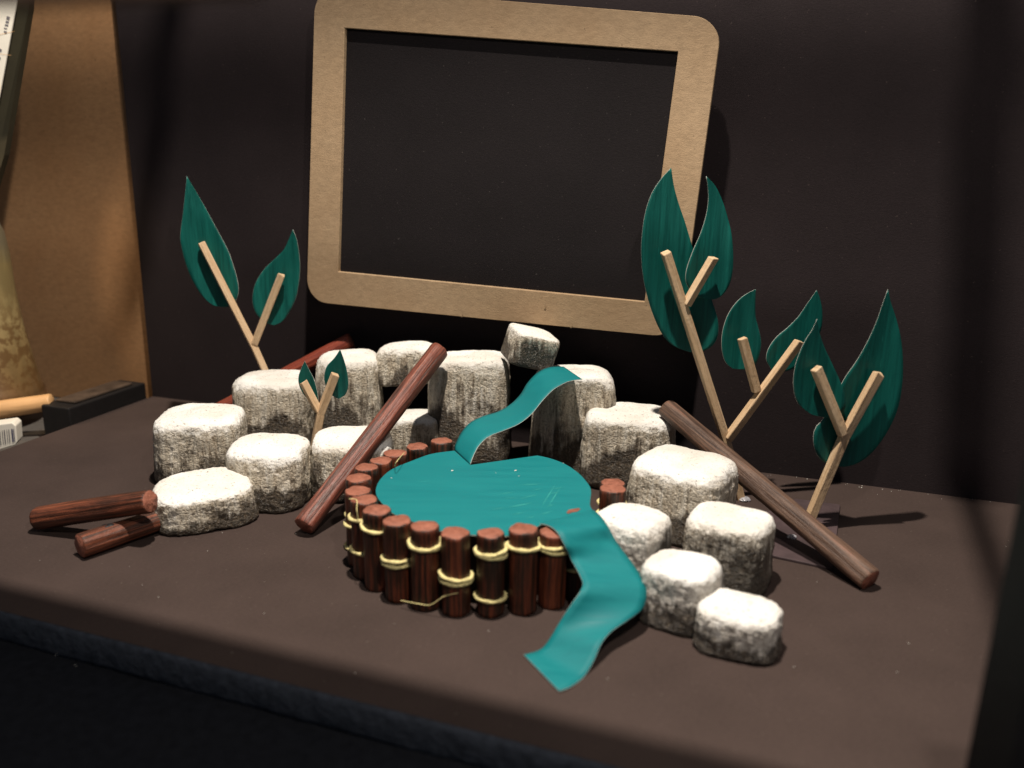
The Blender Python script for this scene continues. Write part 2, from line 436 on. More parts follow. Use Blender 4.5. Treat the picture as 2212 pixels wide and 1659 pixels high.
o = mesh('insert', vs, fs, M_BOARD, frame, smooth=False); fixn(o); tag(o, 'black card filling the frame, lightly dusted')
for sx_ in (3.0, 12.0):
    c = P3((sx_, 5.0), (T+.25+2.0)/2)
    box('spacer', c, fa*.8, fb*1.5, WN*((2.0-T-.25)/2-.01), M_BLACK, frame)
# torn nicks on the border edges
for (u, v_) in ((6.6, -BB+.02), (11.9, -BB+.02), (10.6, -.9)):
    p = P3((u, v_), -.02)
    vs = [p+fa*-.07, p+fa*.06+fb*.02, p+fb*.10-WN*.04+fa*.03, p-fb*.05-WN*.02]
    mesh('torn_fibre', vs, [(0, 1, 2), (0, 3, 1), (1, 3, 2), (0, 2, 3)], M_KRAFT, frame, smooth=False)
tag(frame, 'rounded brown cardboard frame with a black insert, mounted in front of the backdrop', 'frame')

# ------------------------------------------------------------------ stones
def stone(label, cx_, cy_, w, d, h, yaw=0, z0=0, tilt=(0, 0), e=3.6, seed=1, taper=.03, slope=(0, 0), ev=7.0, notch=None, group='painted stones around the pond', amp=1.0):
    bm = bmesh.new(); bmesh.ops.create_cube(bm, size=2); bmesh.ops.subdivide_edges(bm, edges=bm.edges[:], cuts=44, use_grid_fill=True)
    ry = Matrix.Rotation(math.radians(yaw), 3, 'Z') ; rt = Matrix.Rotation(math.radians(tilt[0]), 3, 'X') @ Matrix.Rotation(math.radians(tilt[1]), 3, 'Y')
    base_ = Vector((cx_, cy_, z0))
    sd = Vector((seed*7.3, seed*3.1, seed*1.7))
    for v in bm.verts:
        x, y, z = v.co
        m_ = max(abs(x), abs(y))
        if m_ > 1e-6:
            k = m_/((abs(x)**e+abs(y)**e)**(1/e)); x *= k; y *= k
        evz = ev if z > 0 else 14
        q = max(m_, abs(z)); nn = (m_**evz+abs(z)**evz)**(1/evz)
        if nn > 1e-6:
            k = q/nn; x *= k; y *= k; z *= k
        tp = 1 - taper*z
        p = Vector((x*w/2*tp, y*d/2*tp, (z+1)*h/2))
        up = max(0, z)
        p.z += up*(slope[0]*x + slope[1]*y)
        nrm = Vector((x, y, z*.8)).normalized()
        # lumps, facets and crumbly grain
        a = .10*noise.noise(p*.45+sd) + .05*noise.noise(p*1.3+sd)
        g = .028*noise.noise(p*4.0+sd) + .022*noise.noise(Vector((p.x*9, p.y*9, p.z*(5 if abs(z) < .9 else 9)))+sd) + .022*noise.noise(p*18+sd)
        sideish = 1-min(1, up**6)
        fl = .03*noise.noise(Vector((p.x*3.2, p.y*3.2, p.z*.4))+sd*2)*sideish
        top_k = .55 if z > .93 else 1
        if notch:
            for (nx_, nz_, nw, nh, nd) in notch:
                if y < 0:
                    q2 = math.exp(-((p.x-nx_)/nw)**4-((p.z-nz_)/nh)**4); p.y += nd*q2
        p += nrm*(a*amp + (g+fl)*top_k*amp)
        if z0 == 0: p.z = max(p.z, 0.004)
        p = ry @ (rt @ p)
        v.co = (p)*S
    me = bpy.data.meshes.new('stone'); bm.to_mesh(me); bm.free()
    for p in me.polygons: p.use_smooth = True
    me.materials.append({14: M_ROCK2, 15: M_ROCK3, 16: M_ROCK2, 17: M_ROCK2}.get(seed, M_ROCK))
    o = bpy.data.objects.new('stone', me); COL.objects.link(o); o.location = base_*S
    tag(o, label, 'stone', group); return o

stone('squarish white-topped stone at the far left end of the stone wall', -13.55, 36.5, 3.85, 3.6, 2.95, 5, seed=1, e=3.2)
stone('tall stone with a smooth beige front, behind the smallest leaf plant', -11.3, 40.3, 3.8, 3.4, 3.65, -5, seed=2, e=3)
stone('low flat stone beside the crossed logs, snow-white slanting top', -11.85, 31.7, 3.75, 2.8, 1.6, 26, seed=3, e=3, ev=6, slope=(.1, .2))
stone('dark-fronted stone between the left end stone and the leaning red log', -9.85, 33.9, 3.15, 3.1, 2.5, -6, seed=4, e=3.2)
stone('stone half hidden behind the leaning red log, beside the palisade', -6.65, 34.9, 3.4, 3.0, 2.5, 5, seed=5, e=3.2)
stone('tall rounded stone behind the smallest leaf plant, in front of the back log', -7.75, 40.3, 3.1, 3.1, 4.75, 8, seed=6, e=2.8)
stone('small stone bridging the gap behind the top of the leaning red log', -4.85, 40.4, 3.0, 2.4, 1.95, -8, z0=3.35, seed=7, e=2.8, ev=3.6, tilt=(-4, -6))
stone('low smooth beige stone behind the back posts of the palisade, in shadow', -4.5, 38.7, 2.3, 2.0, 2.3, 3, seed=8, e=5, ev=9, amp=.5)
stone('tall upright stone left of the teal waterfall strip', -1.95, 39.3, 3.75, 2.8, 5.05, -6, seed=9, e=4, slope=(.12, 0), taper=.05)
stone('tilted block perched between the tall stones under the frame', .58, 38.4, 2.15, 1.8, 1.5, 22, z0=4.9, seed=10, e=5, ev=9, tilt=(9, 15), amp=.35, taper=0)
stone('tall split stone that carries the top of the teal waterfall strip', 2.75, 38.0, 3.7, 2.9, 4.65, 4, seed=11, e=3.6, notch=[(.3, 3.4, .8, 1.2, .35), (-1.6, 2.0, .5, 3, .3)])
stone('cracked wide stone below the upper end of the brown log', 5.15, 36.6, 4.0, 3.2, 3.3, -10, seed=12, e=3.2)
stone('widest stone with a big flat white top, beside the two right posts', 6.65, 31.7, 3.75, 3.5, 2.85, -36, seed=13, e=3.8)
stone('white stone touching the right side of the teal overflow strip', 4.05, 27.2, 2.45, 2.3, 2.5, -40, seed=14, e=3.2)
stone('stone with a dark grey front beside the lower brown log', 7.45, 27.45, 2.8, 2.5, 2.4, -30, seed=15, e=3.4)
stone('small whitish stone second from the near end of the right row', 5.3, 24.75, 2.35, 2.05, 1.95, -34, seed=16, e=3.2, slope=(.05, .05))
stone('smallest low snow-white stone at the near end of the right row', 6.8, 23.2, 2.45, 2.0, 1.35, -28, seed=17, e=3.2, ev=6)

# ------------------------------------------------------------------ palisade ring
RC = Vector((-.87, 29.46, 0)); RR = 4.54; PH = 2.72
ring = empty('palisade_ring', RC)
angs = [115.3, 128.8, 142.9, 154.8, 167.2, 180.8, 196.0, 208.6, 220.5, 233.8, 247.0, 260.1, 273.7, 286.9, 299.6, 312.2, 352.6, 2.0]
hts = [2.76, 2.72, 2.70, 2.68, 2.76, 2.72, 2.74, 2.78, 2.74, 2.72, 2.74, 2.68, 2.72, 2.78, 2.52, 2.15, 2.70, 2.62]
# fractions down from the top where the twine goes round
loops = {5: [.5], 6: [.45, .75], 7: [.2, .64], 8: [.2], 9: [.47, .51], 10: [.2, .23], 11: [.52, .57], 12: [.2, .25, .78], 13: [.2], 14: [.14, .2], 15: [.5], 16: [.35, .8], 17: [.3, .7], 1: [.6], 3: [.5]}
for i, (a, h) in enumerate(zip(angs, hts)):
    a = math.radians(a); c = RC + Vector((math.cos(a)*RR, math.sin(a)*RR, 0))
    lean = Vector((random.uniform(-.05, .05), random.uniform(-.05, .05), 0))
    r = .445 + random.uniform(-.02, .02)
    rod('post', c, c+lean+Vector((0, 0, h)), r, r*1.02, M_POST, M_END, ring, seed=i*1.7, side=36)
    for k, f_ in enumerate(loops.get(i, [])):
        zc = h*(1-f_); pts = []
        tl = random.uniform(-.07, .07); tph = random.random()*6.28
        for s_ in range(40):
            t = 2*math.pi*s_/40
            pts.append(c + lean*(zc/h) + Vector(((r+.05)*math.cos(t), (r+.05)*math.sin(t), zc+tl*math.sin(t+tph)+.004*math.sin(7*t))))
        tube('twine', pts, .066, M_CORD, ring, True, 8, .5)
# wisps of loose thread
def postfront(i, f_, da=0):
    a = math.radians(angs[i]+da); return RC + Vector((math.cos(a)*(RR+.52), math.sin(a)*(RR+.52), hts[i]*(1-f_)))
th1 = catmull([postfront(9, .9, 6), postfront(10, .88), postfront(10, .86, 5), postfront(11, .72, -3), postfront(11, .66, 2)], 8)
tube('loose_thread', th1, .014, M_CORD, ring, False, 5)
th2 = catmull([postfront(7, -.03, -1)-Vector((0, 0, .0)), postfront(7, .04, 3)+Vector((.1, .2, .2)), postfront(8, .0, -5), postfront(8, .16, -4)], 8)
tube('loose_thread', th2, .014, M_CORD, ring, False, 5)
th3 = catmull([atz(873, 978, 2.85), atz(855, 1000, 2.9), aty(853, 1015, 32.0), aty(850, 1040, 31.8)], 8)
tube('loose_thread', th3, .012, M_CORD, ring, False, 5)
tag(ring, 'ring of short red-brown posts bound with yellow twine round the teal pond', 'palisade')

# ------------------------------------------------------------------ teal card pond with its two strips
ZP = 2.45
pond = empty('paper_pond', (RC.x, RC.y, ZP))
z4 = lambda x, y: (708+x*.32, 663.6+y*.32)
outl = [(855, 968), (700, 990), (560, 1040), (440, 1090), (365, 1150), (328, 1215), (332, 1275), (378, 1335), (455, 1400), (620, 1462), (760, 1508), (960, 1535), (1200, 1545), (1340, 1522), (1432, 1470)]
right = [(1790, 1375), (1770, 1330), (1777, 1240), (1752, 1185), (1690, 1118), (1600, 1058), (1500, 1020), (1415, 1001)]
pts = catmull([atz(*z4(*p), ZP) for p in outl], 6) + catmull([atz(*z4(*p), ZP) for p in right], 6) + [atz(*z4(962, 1065), ZP)]
m_ = len(pts)
vs = [p for p in pts] + [p-Vector((0, 0, .035)) for p in pts]
fs = [tuple(range(m_)), tuple(range(2*m_-1, m_-1, -1))] + [(i, (i+1) % m_, m_+(i+1) % m_, m_+i) for i in range(m_)]
o = mesh('pond_sheet', vs, fs, M_POND, pond, smooth=False, mats=[M_POND, M_CARD], fm=[0, 0]+[1]*m_); fixn(o)
def ribbon(name, Ls, Rs, n=70, m=M_POND, cols=8, pair=False):
    if pair: Ls = catmull(Ls, 8); Rs = catmull(Rs, 8); n = len(Ls)
    else: Ls = resample(catmull(Ls, 10), n); Rs = resample(catmull(Rs, 10), n)
    vs = []; fs = []
    for a, b in zip(Ls, Rs):
        for k in range(cols+1): vs.append(a.lerp(b, k/cols))
    for i in range(n-1):
        for k in range(cols):
            a = i*(cols+1)+k; fs.append((a, a+1, a+cols+2, a+cols+1))
    o = mesh(name, vs, fs, m, pond, mats=[m, M_CARD])
    fixn(o)
    sd = o.modifiers.new('thick', 'SOLIDIFY'); sd.thickness = .022*S; sd.offset = 0; sd.material_offset_rim = 1
    return o
# waterfall strip, rising from the notch to the split stone
Lp = [(856, 966), (860, 930), (900, 850), (960, 782), (1045, 738), (1150, 705), (1235, 655), (1300, 590), (1350, 510), (1420, 440), (1500, 406), (1592, 402)]
Rp = [(962, 1064), (985, 1000), (1025, 930), (1090, 872), (1195, 830), (1290, 788), (1375, 722), (1450, 632), (1520, 560), (1600, 512), (1660, 494), (1718, 488)]
def withY(px, Y0, Y1, conv, ease=None):
    P = [Vector((*conv(*p), 0)) for p in px]; L = [0]
    for a, b in zip(P, P[1:]): L.append(L[-1]+(b-a).length)
    out = []
    for p, l in zip(P, L):
        t = l/L[-1]; out.append(aty(p.x, p.y, ease(t) if ease else Y0+(Y1-Y0)*t))
    return out
a0 = atz(*z4(856, 966), ZP); b0 = atz(*z4(962, 1064), ZP)
a1 = atz(*z4(1592, 402), 4.8); b1 = atz(*z4(1718, 488), 4.8)
ribbon('waterfall_strip', withY(Lp, a0.y, a1.y, z4), withY(Rp, b0.y, b1.y, z4))
z7 = lambda x, y: (1062+x*.4267, 840.6+y*.4267)
# overflow strip: left and right edge at each station, with the distance of each
st = [((243, 681), None, (515, 612), None), ((292, 694), -2.62, (548, 640), -2.5), ((332, 726), -2.62, (585, 690), -2.45), ((368, 790), 24.95, (628, 768), 26.1),
      ((402, 862), 24.9, (682, 842), 25.6), ((440, 930), 24.4, (735, 915), 25.1), ((461, 985), 23.9, (775, 978), 24.6), ((445, 1028), 23.6, (784, 1045), 24.2),
      ((410, 1078), 23.45, (762, 1112), 23.8), ((372, 1135), 23.35, (690, 1170), 23.3), ((335, 1195), 23.25, (610, 1225), 22.8), ((300, 1255), 23.05, (558, 1285), 22.3),
      ((262, 1306), 22.85, (520, 1370), 21.9), ((225, 1328), 22.7, (468, 1455), 21.45), ((190, 1338), None, (400, 1508), None), ((162, 1345), None, (342, 1530), None)]
Lq = []; Rq = []
for i, (l, yl, r, yr) in enumerate(st):
    if yl is None:
        z_ = ZP if i == 0 else .05
        Lq.append(atz(*z7(*l), z_)); Rq.append(atz(*z7(*r), z_))
    else:
        Lq.append(atz(*z7(*l), -yl) if yl < 0 else aty(*z7(*l), yl)); Rq.append(atz(*z7(*r), -yr) if yr < 0 else aty(*z7(*r), yr))
ribbon('overflow_strip', Lq, Rq, pair=True)
# scrape and paper flecks on the pond
sm = [atz(*z4(x, y), ZP+.012) for x, y in [(1612, 1385), (1625, 1368), (1660, 1360), (1695, 1355), (1705, 1365), (1685, 1378), (1650, 1384), (1620, 1394)]]
mesh('red_smear', sm, [tuple(range(8))], M_SMEAR, pond, smooth=False)
for (x, y, w_, h_) in ((840, 1103, 8, 4), (1268, 1102, 8, 4), (1290, 1140, 4, 2), (430, 1152, 6, 2), (1135, 1118, 1, 6), (1590, 1052, 3, 2)):
    mesh('paper_fleck', [atz(*z4(x+dx*w_, y+dy*h_), ZP+.01) for dx, dy in ((-1, .6), (1, .2), (1, -1), (-1, -.7))], [(0, 1, 2, 3)], M_CARD, pond, smooth=False)
# scratches
sc = []; sf = []
M_SCR = plain('pale_teal_scratch', (.05, .36, .31), .5, .4, 30)
def scratch(x0, y0, x1, y1, w_):
    a = atz(*z4(x0, y0), ZP+.008); b = atz(*z4(x1, y1), ZP+.008); d = (b-a); nn = Vector((-d.y, d.x, 0)).normalized()*w_
    mm = a.lerp(b, .5)
    mesh('scratch', [a, mm-nn, b, mm+nn], [(0, 1, 2, 3)], M_SCR, pond, smooth=False)
for q in [(1290, 1200, 1440, 1192, .02), (1150, 1262, 1260, 1248, .014), (1095, 1368, 1200, 1352, .016), (1210, 1352, 1390, 1318, .026), (1290, 1295, 1420, 1262, .015), (1440, 1350, 1540, 1190, .012), (1475, 1365, 1580, 1200, .012), (1500, 1230, 1600, 1215, .014), (1485, 1260, 1575, 1245, .012), (1530, 1330, 1490, 1342, .02), (1180, 1290, 1290, 1283, .012), (1430, 1400, 1520, 1375, .016), (1240, 1400, 1330, 1385, .014), (1380, 1235, 1450, 1222, .012), (600, 1180, 690, 1172, .01), (1335, 1425, 1400, 1410, .012)]:
    scratch(*q)
tag(pond, 'teal painted card pond inside the palisade, with a waterfall strip and an overflow strip', 'pond')

# ------------------------------------------------------------------ logs
rod('log', (-17.75, 30.5, .47), (-12.95, 29.35, 1.72), .44, .43, M_DARKRED, M_END, seed=3.1, facets=5)
tag(bpy.context.scene.objects['log'], 'dark red log lying across another at the far left, cut end by the flat stone', 'log', 'stained wooden logs')
o = rod('log', atz(172, 1180, .46), (-12.9, 30.95, .46), .44, .42, M_DARKRED, M_END, seed=5.2, facets=5)
tag(o, 'short log flat on the floor beneath the other left log, round end facing out', 'log', 'stained wooden logs')
lowlog = o
tA = aty(948, 757, 37.9); o = rod('log', (-7.72, 30.35, .38), tA, .43, .45, M_RED, M_END, seed=7.3, facets=4)
tag(o, 'long glossy red-brown log leaning up against the tall stones in the centre', 'log', 'stained wooden logs')
o = rod('log', atz(440, 905, .45), aty(760, 736, 43.7), .42, .42, M_BACKRED, M_END, seed=9.9, facets=4)
tag(o, 'red log slanting behind the left stones, close to the backdrop', 'log', 'stained wooden logs')
tD = aty(1440, 882, 35.7); o = rod('log', atz(1880, 1253, .36), tD, .43, .43, M_BROWN, M_END, seed=2.2, facets=5)
tag(o, 'long dull brown log propped on the right stones in front of the leaf plants', 'log', 'stained wooden logs')
def blob(name, c, rx, ry_, rz, m, parent=None, seed=0):
    bm = bmesh.new(); bmesh.ops.create_icosphere(bm, subdivisions=4, radius=1)
    org = Vector(c)
    for v in bm.verts:
        k = 1+.25*noise.noise(v.co*1.6+Vector((seed, 0, 0)))
        v.co = Vector((v.co.x*rx, v.co.y*ry_, v.co.z*rz))*k*S
    me = bpy.data.meshes.new(name); bm.to_mesh(me); bm.free(); me.materials.append(m)
    for p in me.polygons: p.use_smooth = True
    o = bpy.data.objects.new(name, me); COL.objects.link(o); o.location = org*S
    if parent: o.parent = parent; o.location = org*S-parent.location
    return o
b_ = blob('glue_blob', (-14.45, 29.12, .76), .30, .26, .13, M_DKGLUE, None, 3)
tag(b_, 'dark shiny blob of glue between the two crossed logs at the left', 'glue')

# ------------------------------------------------------------------ leaf plants
def stick(name, a, b, w, parent, roll=0.0, ov=0.0):
    a = Vector(a); b = Vector(b); d = (b-a).normalized(); a = a-d*ov
    q = Vector((0, 0, 1)).rotation_difference(d); L = (b-a).length
    h = w/2; vs = []; fs = []
    R_ = Matrix.Rotation(roll, 3, 'Z')
    for j in range(2):
        for (x, y) in ((-h, -h), (h, -h), (h, h), (-h, h)):
            vs.append(a + q @ (R_ @ Vector((x, y, L*j + (.06*random.uniform(-1, 1) if j else 0)))))
    fs = [(3, 2, 1, 0), (4, 5, 6, 7)] + [(i, (i+1) % 4, 4+(i+1) % 4, 4+i) for i in range(4)]
    o = mesh(name, vs, fs, M_PALE, parent, a, False, None, None, q); bevel(o, .035, 2); return o
def leaf(Lpx, Rpx, Y, parent, bend=.35, conv=None, yaw=0.0, seed=0):
    """outline from tip to foot along the left and the right side, on an upright plane, then cupped"""
    A = resample(catmull([aty(*conv(*p), Y) for p in Lpx], 10), 40); B = resample(catmull([aty(*conv(*p), Y) for p in Rpx], 10), 40)
    cx_ = sum((p.x for p in A+B))/80; hw = max(1e-3, max(abs(p.x-cx_) for p in A+B))
    zt = max(p.z for p in A+B); zb = min(p.z for p in A+B)
    vs = []; fs = []; K = 12
    for a, b in zip(A, B):
        for k in range(K+1):
            p = a.lerp(b, k/K); u = (p.x-cx_)/hw; t = (p.z-zb)/(zt-zb)
            dy = -bend*(u*u)*.6 - bend*.5*(t-.4)**2*1.5 + yaw*u*hw
            r = ray(0, 0)
            vs.append(p + Vector((0, dy, 0)))
    for i in range(39):
        for k in range(K): a = i*(K+1)+k; fs.append((a, a+1, a+K+2, a+K+1))
    o = mesh('leaf', vs, fs, M_LEAF, parent, None, True, [M_LEAF, M_CARD])
    bm = bmesh.new(); bm.from_mesh(o.data); bmesh.ops.remove_doubles(bm, verts=bm.verts, dist=1e-5); bmesh.ops.recalc_face_normals(bm, faces=bm.faces); bm.to_mesh(o.data); bm.free()
    sd = o.modifiers.new('thick', 'SOLIDIFY'); sd.thickness = .018*S; sd.offset = 0; sd.material_offset_rim = 1
    return o
ident = lambda x, y: (x, y)
z2 = lambda x, y: (309.7+.384*x, 336.2+.384*y)
z6 = lambda x, y: (1238.7+.48*x, 309.7+.48*y)

# left plant
Y1 = 42.3
p1 = empty('leaf_plant', (aty(612, 880, Y1).x, Y1, 0))
J = aty(548, 747, Y1)
foot = aty(600, 862, Y1); ft = foot + (foot-J)*((foot.z)/max(.1, J.z-foot.z)); 
stick('stem', Vector((ft.x, Y1, 0)), J, .33, p1, .5)
stick('branch', J, aty(435, 525, Y1), .33, p1, .5, .1); stick('branch', J+Vector((0, -.02, .0)), aty(608, 593, Y1-.1), .33, p1, .3, -.1)
leaf([(262, 113), (250, 230), (240, 330), (230, 430), (232, 490), (255, 600), (290, 700), (340, 790), (395, 842)], [(262, 113), (300, 190), (350, 290), (400, 390), (440, 465), (480, 540), (510, 620), (533, 690), (543, 750), (530, 805), (490, 845), (440, 850), (395, 842)], Y1+.32, p1, .9, z2, .25)
leaf([(845, 413), (820, 470), (790, 530), (740, 580), (682, 640), (645, 705), (630, 765), (630, 825), (650, 885), (690, 930), (740, 952)], [(845, 413), (866, 470), (880, 560), (883, 640), (873, 730), (855, 810), (820, 880), (785, 930), (740, 952)], Y1+.32, p1, .5, z2, .1)
tag(p1, 'tall two-leaved plant on a forked pale stick behind the left stones', 'leaf plant', 'green card leaves on forked sticks')
# small plant
Y2 = 36.9
p2 = empty('leaf_plant', (aty(680, 950, Y2).x, Y2, 0))
J = aty(692, 893, Y2)
b2 = aty(680, 965, Y2); b2 = J + (b2-J)*(J.z/(J.z-b2.z)); stick('stem', b2, J, .33, p2, .4)
stick('branch', J, aty(725, 807, Y2-.05), .33, p2, .4, .1); stick('branch', J+Vector((-.02, 0, 0)), aty(655, 825, Y2-.05), .31, p2, .7, -.1)
leaf([(910, 1153), (888, 1200), (876, 1245), (880, 1290), (902, 1340), (940, 1385), (975, 1400)], [(910, 1153), (932, 1200), (960, 1255), (980, 1320), (987, 1370), (975, 1400)], Y2+.28, p2, .2, z2)
leaf([(1108, 1088), (1075, 1137), (1036, 1180), (1022, 1235), (1030, 1290), (1060, 1342), (1098, 1368)], [(1108, 1088), (1130, 1150), (1148, 1220), (1154, 1290), (1137, 1343), (1098, 1368)], Y2+.28, p2, .2, z2, .1)
tag(p2, 'smallest leaf plant, standing among the left stones', 'leaf plant', 'green card leaves on forked sticks')
# four-leaved plant on the right
Y3 = 34.6
p3 = empty('leaf_plant', (aty(1597, 1070, Y3).x, Y3, 0))
J = aty(1567, 948, Y3); bs = atz(1599, 1078, 0)
stick('stem', Vector((bs.x, Y3, 0)), J, .34, p3, .2)
tB = aty(1438, 545, Y3-.3); stick('branch', J, tB, .34, p3, .2, .15)
tC = aty(1727, 738, Y3-.2); stick('branch', J+Vector((.05, -.1, 0)), tC, .33, p3, .35, -.05)
s1 = J.lerp(tB, .72); stick('twig', s1+Vector((.05, -.05, 0)), aty(1542, 556, Y3-.35), .31, p3, .6, -.12)
s2 = aty(1635, 848, Y3-.15); stick('twig', s2, aty(1603, 730, Y3-.3), .33, p3, .2, -.05)
leaf([(437, 109), (390, 160), (350, 222), (322, 300), (306, 400), (302, 500), (315, 620), (350, 750), (400, 860), (450, 910), (515, 935)],
     [(437, 109), (450, 190), (472, 270), (500, 350), (530, 450), (560, 550), (600, 650), (630, 740), (644, 800), (640, 865), (612, 910), (565, 935), (515, 935)], Y3+.30, p3, .5, z6)
leaf([(592, 147), (600, 190), (604, 250), (595, 320), (570, 400), (535, 475), (503, 555), (497, 605), (512, 645), (560, 690), (630, 702)],
     [(592, 147), (635, 190), (670, 260), (695, 340), (712, 420), (717, 520), (710, 600), (690, 655), (660, 690), (630, 702)], Y3+.14, p3, .4, z6, .12)
leaf([(817, 654), (770, 680), (725, 720), (687, 778), (665, 850), (663, 920), (680, 980), (715, 1012)],
     [(817, 654), (816, 720), (818, 780), (830, 830), (840, 890), (832, 950), (810, 1000), (765, 1016), (715, 1012)], Y3+.30, p3, .3, z6)
leaf([(1090, 658), (1050, 720), (1010, 780), (960, 830), (910, 870), (872, 920), (862, 970), (890, 1018)],
     [(1090, 658), (1106, 700), (1116, 760), (1112, 830), (1090, 885), (1055, 950), (1010, 1000), (955, 1024), (890, 1018)], Y3+.30, p3, .3, z6)
g_ = blob('glue_blob', (bs.x+.12, Y3-.1, .06), .26, .22, .10, M_GLUE, p3, 1)
tag(p3, 'branching plant with four leaves, tallest of all, behind the brown log', 'leaf plant', 'green card leaves on forked sticks')
# right plant on its dark card foot
Y4 = 31.6
bs = Vector((aty(1740, 1150, Y4).x, Y4, .12))
p4 = empty('leaf_plant', (bs.x, Y4, 0))
J = aty(1824, 942, Y4)
stick('stem', bs, J, .34, p4, .15)
stick('branch', J, aty(1899, 806, Y4-.15), .34, p4, .15, .1); stick('branch', J+Vector((-.03, -.05, 0)), aty(1763, 796, Y4-.15), .34, p4, .3, -.1)
leaf([(1093, 788), (1072, 835), (1040, 885), (1010, 950), (990, 1020), (987, 1100), (1010, 1170), (1070, 1220)],
     [(1093, 788), (1105, 850), (1130, 920), (1160, 985), (1193, 1060), (1215, 1130), (1210, 1195), (1150, 1230), (1070, 1220)], Y4+.15, p4, .3, z6)
leaf([(1408, 654), (1388, 712), (1360, 800), (1322, 888), (1272, 978), (1212, 1062), (1165, 1160), (1110, 1238), (1075, 1272), (1067, 1330), (1085, 1390), (1130, 1432), (1212, 1453)],
     [(1408, 654), (1422, 712), (1446, 785), (1468, 880), (1476, 990), (1470, 1100), (1448, 1205), (1400, 1308), (1335, 1395), (1270, 1440), (1212, 1453)], Y4+.32, p4, .5, z6)
zb = lambda x, y: (1371.4+x*.28, 929+y*.28)
fp = [atz(*zb(1240, 530), .1), atz(*zb(1585, 575), .1), atz(*zb(1560, 800), .1), atz(*zb(1520, 1065), .1), atz(*zb(1030, 960), .1), atz(*zb(1000, 640), .1)]
o = prism('foot_plate', [(p.x, p.y) for p in fp], .006, .11, M_FOOT, p4); bevel(o, .02, 1)
blob('glue_blob', atz(*zb(1212, 822), .16), .18, .13, .08, M_GLUE, p4, 5)
tag(p4, 'two-leaved plant on a dark card foot at the far right', 'leaf plant', 'green card leaves on forked sticks')

# ------------------------------------------------------------------ things at the left behind the base
bk = empty('cardboard_sheet', wallpt(-6, -1, -.6))
wv = [wallpt(.04, -1.0, -.55), wallpt(.04, 30, -.55), wallpt(-16, 30, -.55), wallpt(-16, -1, -.55)]
vs = wv + [p+WN*.3 for p in wv]
o = mesh('board', vs, [(0, 1, 2, 3), (7, 6, 5, 4), (0, 4, 5, 1), (1, 5, 6, 2), (2, 6, 7, 3), (3, 7, 4, 0)], M_KRAFT2, bk, smooth=False); fixn(o)
tag(bk, 'plain brown cardboard sheet standing behind the left edge of the black backdrop', 'cardboard')
# slanting dark board and white printed card in front of it, top left
Yb = 47.0
q = [aty(66, -60, Yb), aty(62, 18, Yb), aty(9, 335, Yb), aty(-40, 500, Yb+.3), aty(-260, 700, Yb), aty(-260, -60, Yb)]
vs = q + [p+Vector((0, .5, 0)) for p in q]
n = len(q); o = mesh('dark_board', vs, [tuple(range(n)), tuple(range(2*n-1, n-1, -1))]+[(i, (i+1) % n, n+(i+1) % n, n+i) for i in range(n)], M_OLIVE, None, q[2], False); fixn(o)
tag(o, 'slanting dark olive board in the upper left corner, beside the printed card', 'board')
Yc = 46.2
q = [aty(42, -30, Yc), aty(0, 200, Yc), aty(-12, 260, Yc), aty(-160, 240, Yc), aty(-110, -30, Yc)]
card = empty('printed_card', q[1])
vs = q + [p+Vector((0, .08, 0)) for p in q]; n = len(q)
o = mesh('card', vs, [tuple(range(n)), tuple(range(2*n-1, n-1, -1))]+[(i, (i+1) % n, n+(i+1) % n, n+i) for i in range(n)], M_WHITE, card, smooth=False); fixn(o)
def ink_poly(px, Y, par, m=M_INK):
    return mesh('print', [aty(x, y, Y) for x, y in px], [tuple(range(len(px)))], m, par, smooth=False)
for px in ([(15, 34), (22, 37), (20.5, 43), (13.5, 40)], [(13, 44), (20, 46), (19, 50), (12, 48)], [(11, 51.5), (18.5, 53.5), (17.8, 56.5), (10.2, 54.5)], [(9, 59), (16, 61), (15.6, 62.8), (8.4, 61)], [(7.8, 66), (15.5, 68), (14.6, 72), (10.5, 71)], [(-2, 104), (4, 107), (3.4, 112), (-2, 110)], [(-3, 122), (1.5, 124), (1, 129), (-3, 127)]):
    ink_poly(px, Yc-.03, card)
ink_poly([(-30, 81), (31, 67), (31, 67.8), (-30, 81.9)], Yc-.03, card, M_TAN); ink_poly([(-30, 112), (24, 119), (24, 119.7), (-30, 112.8)], Yc-.03, card, M_TAN)
tag(card, 'white card with small grey printing, leaning at the top left edge', 'card')

# jar
jb = aty(-20, 862, 46.6); ja = aty(-72, 380, 46.6)
jar = empty('glazed_jar', (jb.x, jb.y, -1.05+1.3))
prof = [(0, 0), (2.62, 0), (2.75, .12), (2.78, .3), (2.68, .42), (2.72, .55), (2.6, .8), (2.3, 2.2), (1.95, 4.2), (1.72, 6.2), (1.62, 8.0), (1.45, 9.2), (1.1, 10.1), (.62, 10.7), (.55, 12), (0, 12)]
ax = (ja-jb).normalized(); qj = Vector((0, 0, 1)).rotation_difference(ax)
vs = []; fs = []
sg = 48
for (r, z) in prof:
    for i in range(sg):
        a = 2*math.pi*i/sg; vs.append(jb + qj @ Vector((r*math.cos(a), r*math.sin(a), z)))
for j in range(len(prof)-1):
    for i in range(sg): fs.append((j*sg+i, j*sg+(i+1) % sg, (j+1)*sg+(i+1) % sg, (j+1)*sg+i))
o = mesh('body', vs, fs, M_JAR, jar, jb, True, None, None, qj)
tag(jar, 'speckled brown and cream glazed jar at the left edge', 'jar')
o = rod('wooden_rod', aty(-60, 894, 43.6), aty(112, 868, 44.4), .5, .44, M_TAN, M_TAN, seed=4)
tag(o, 'light tan round wooden rod in front of the glazed jar', 'rod')
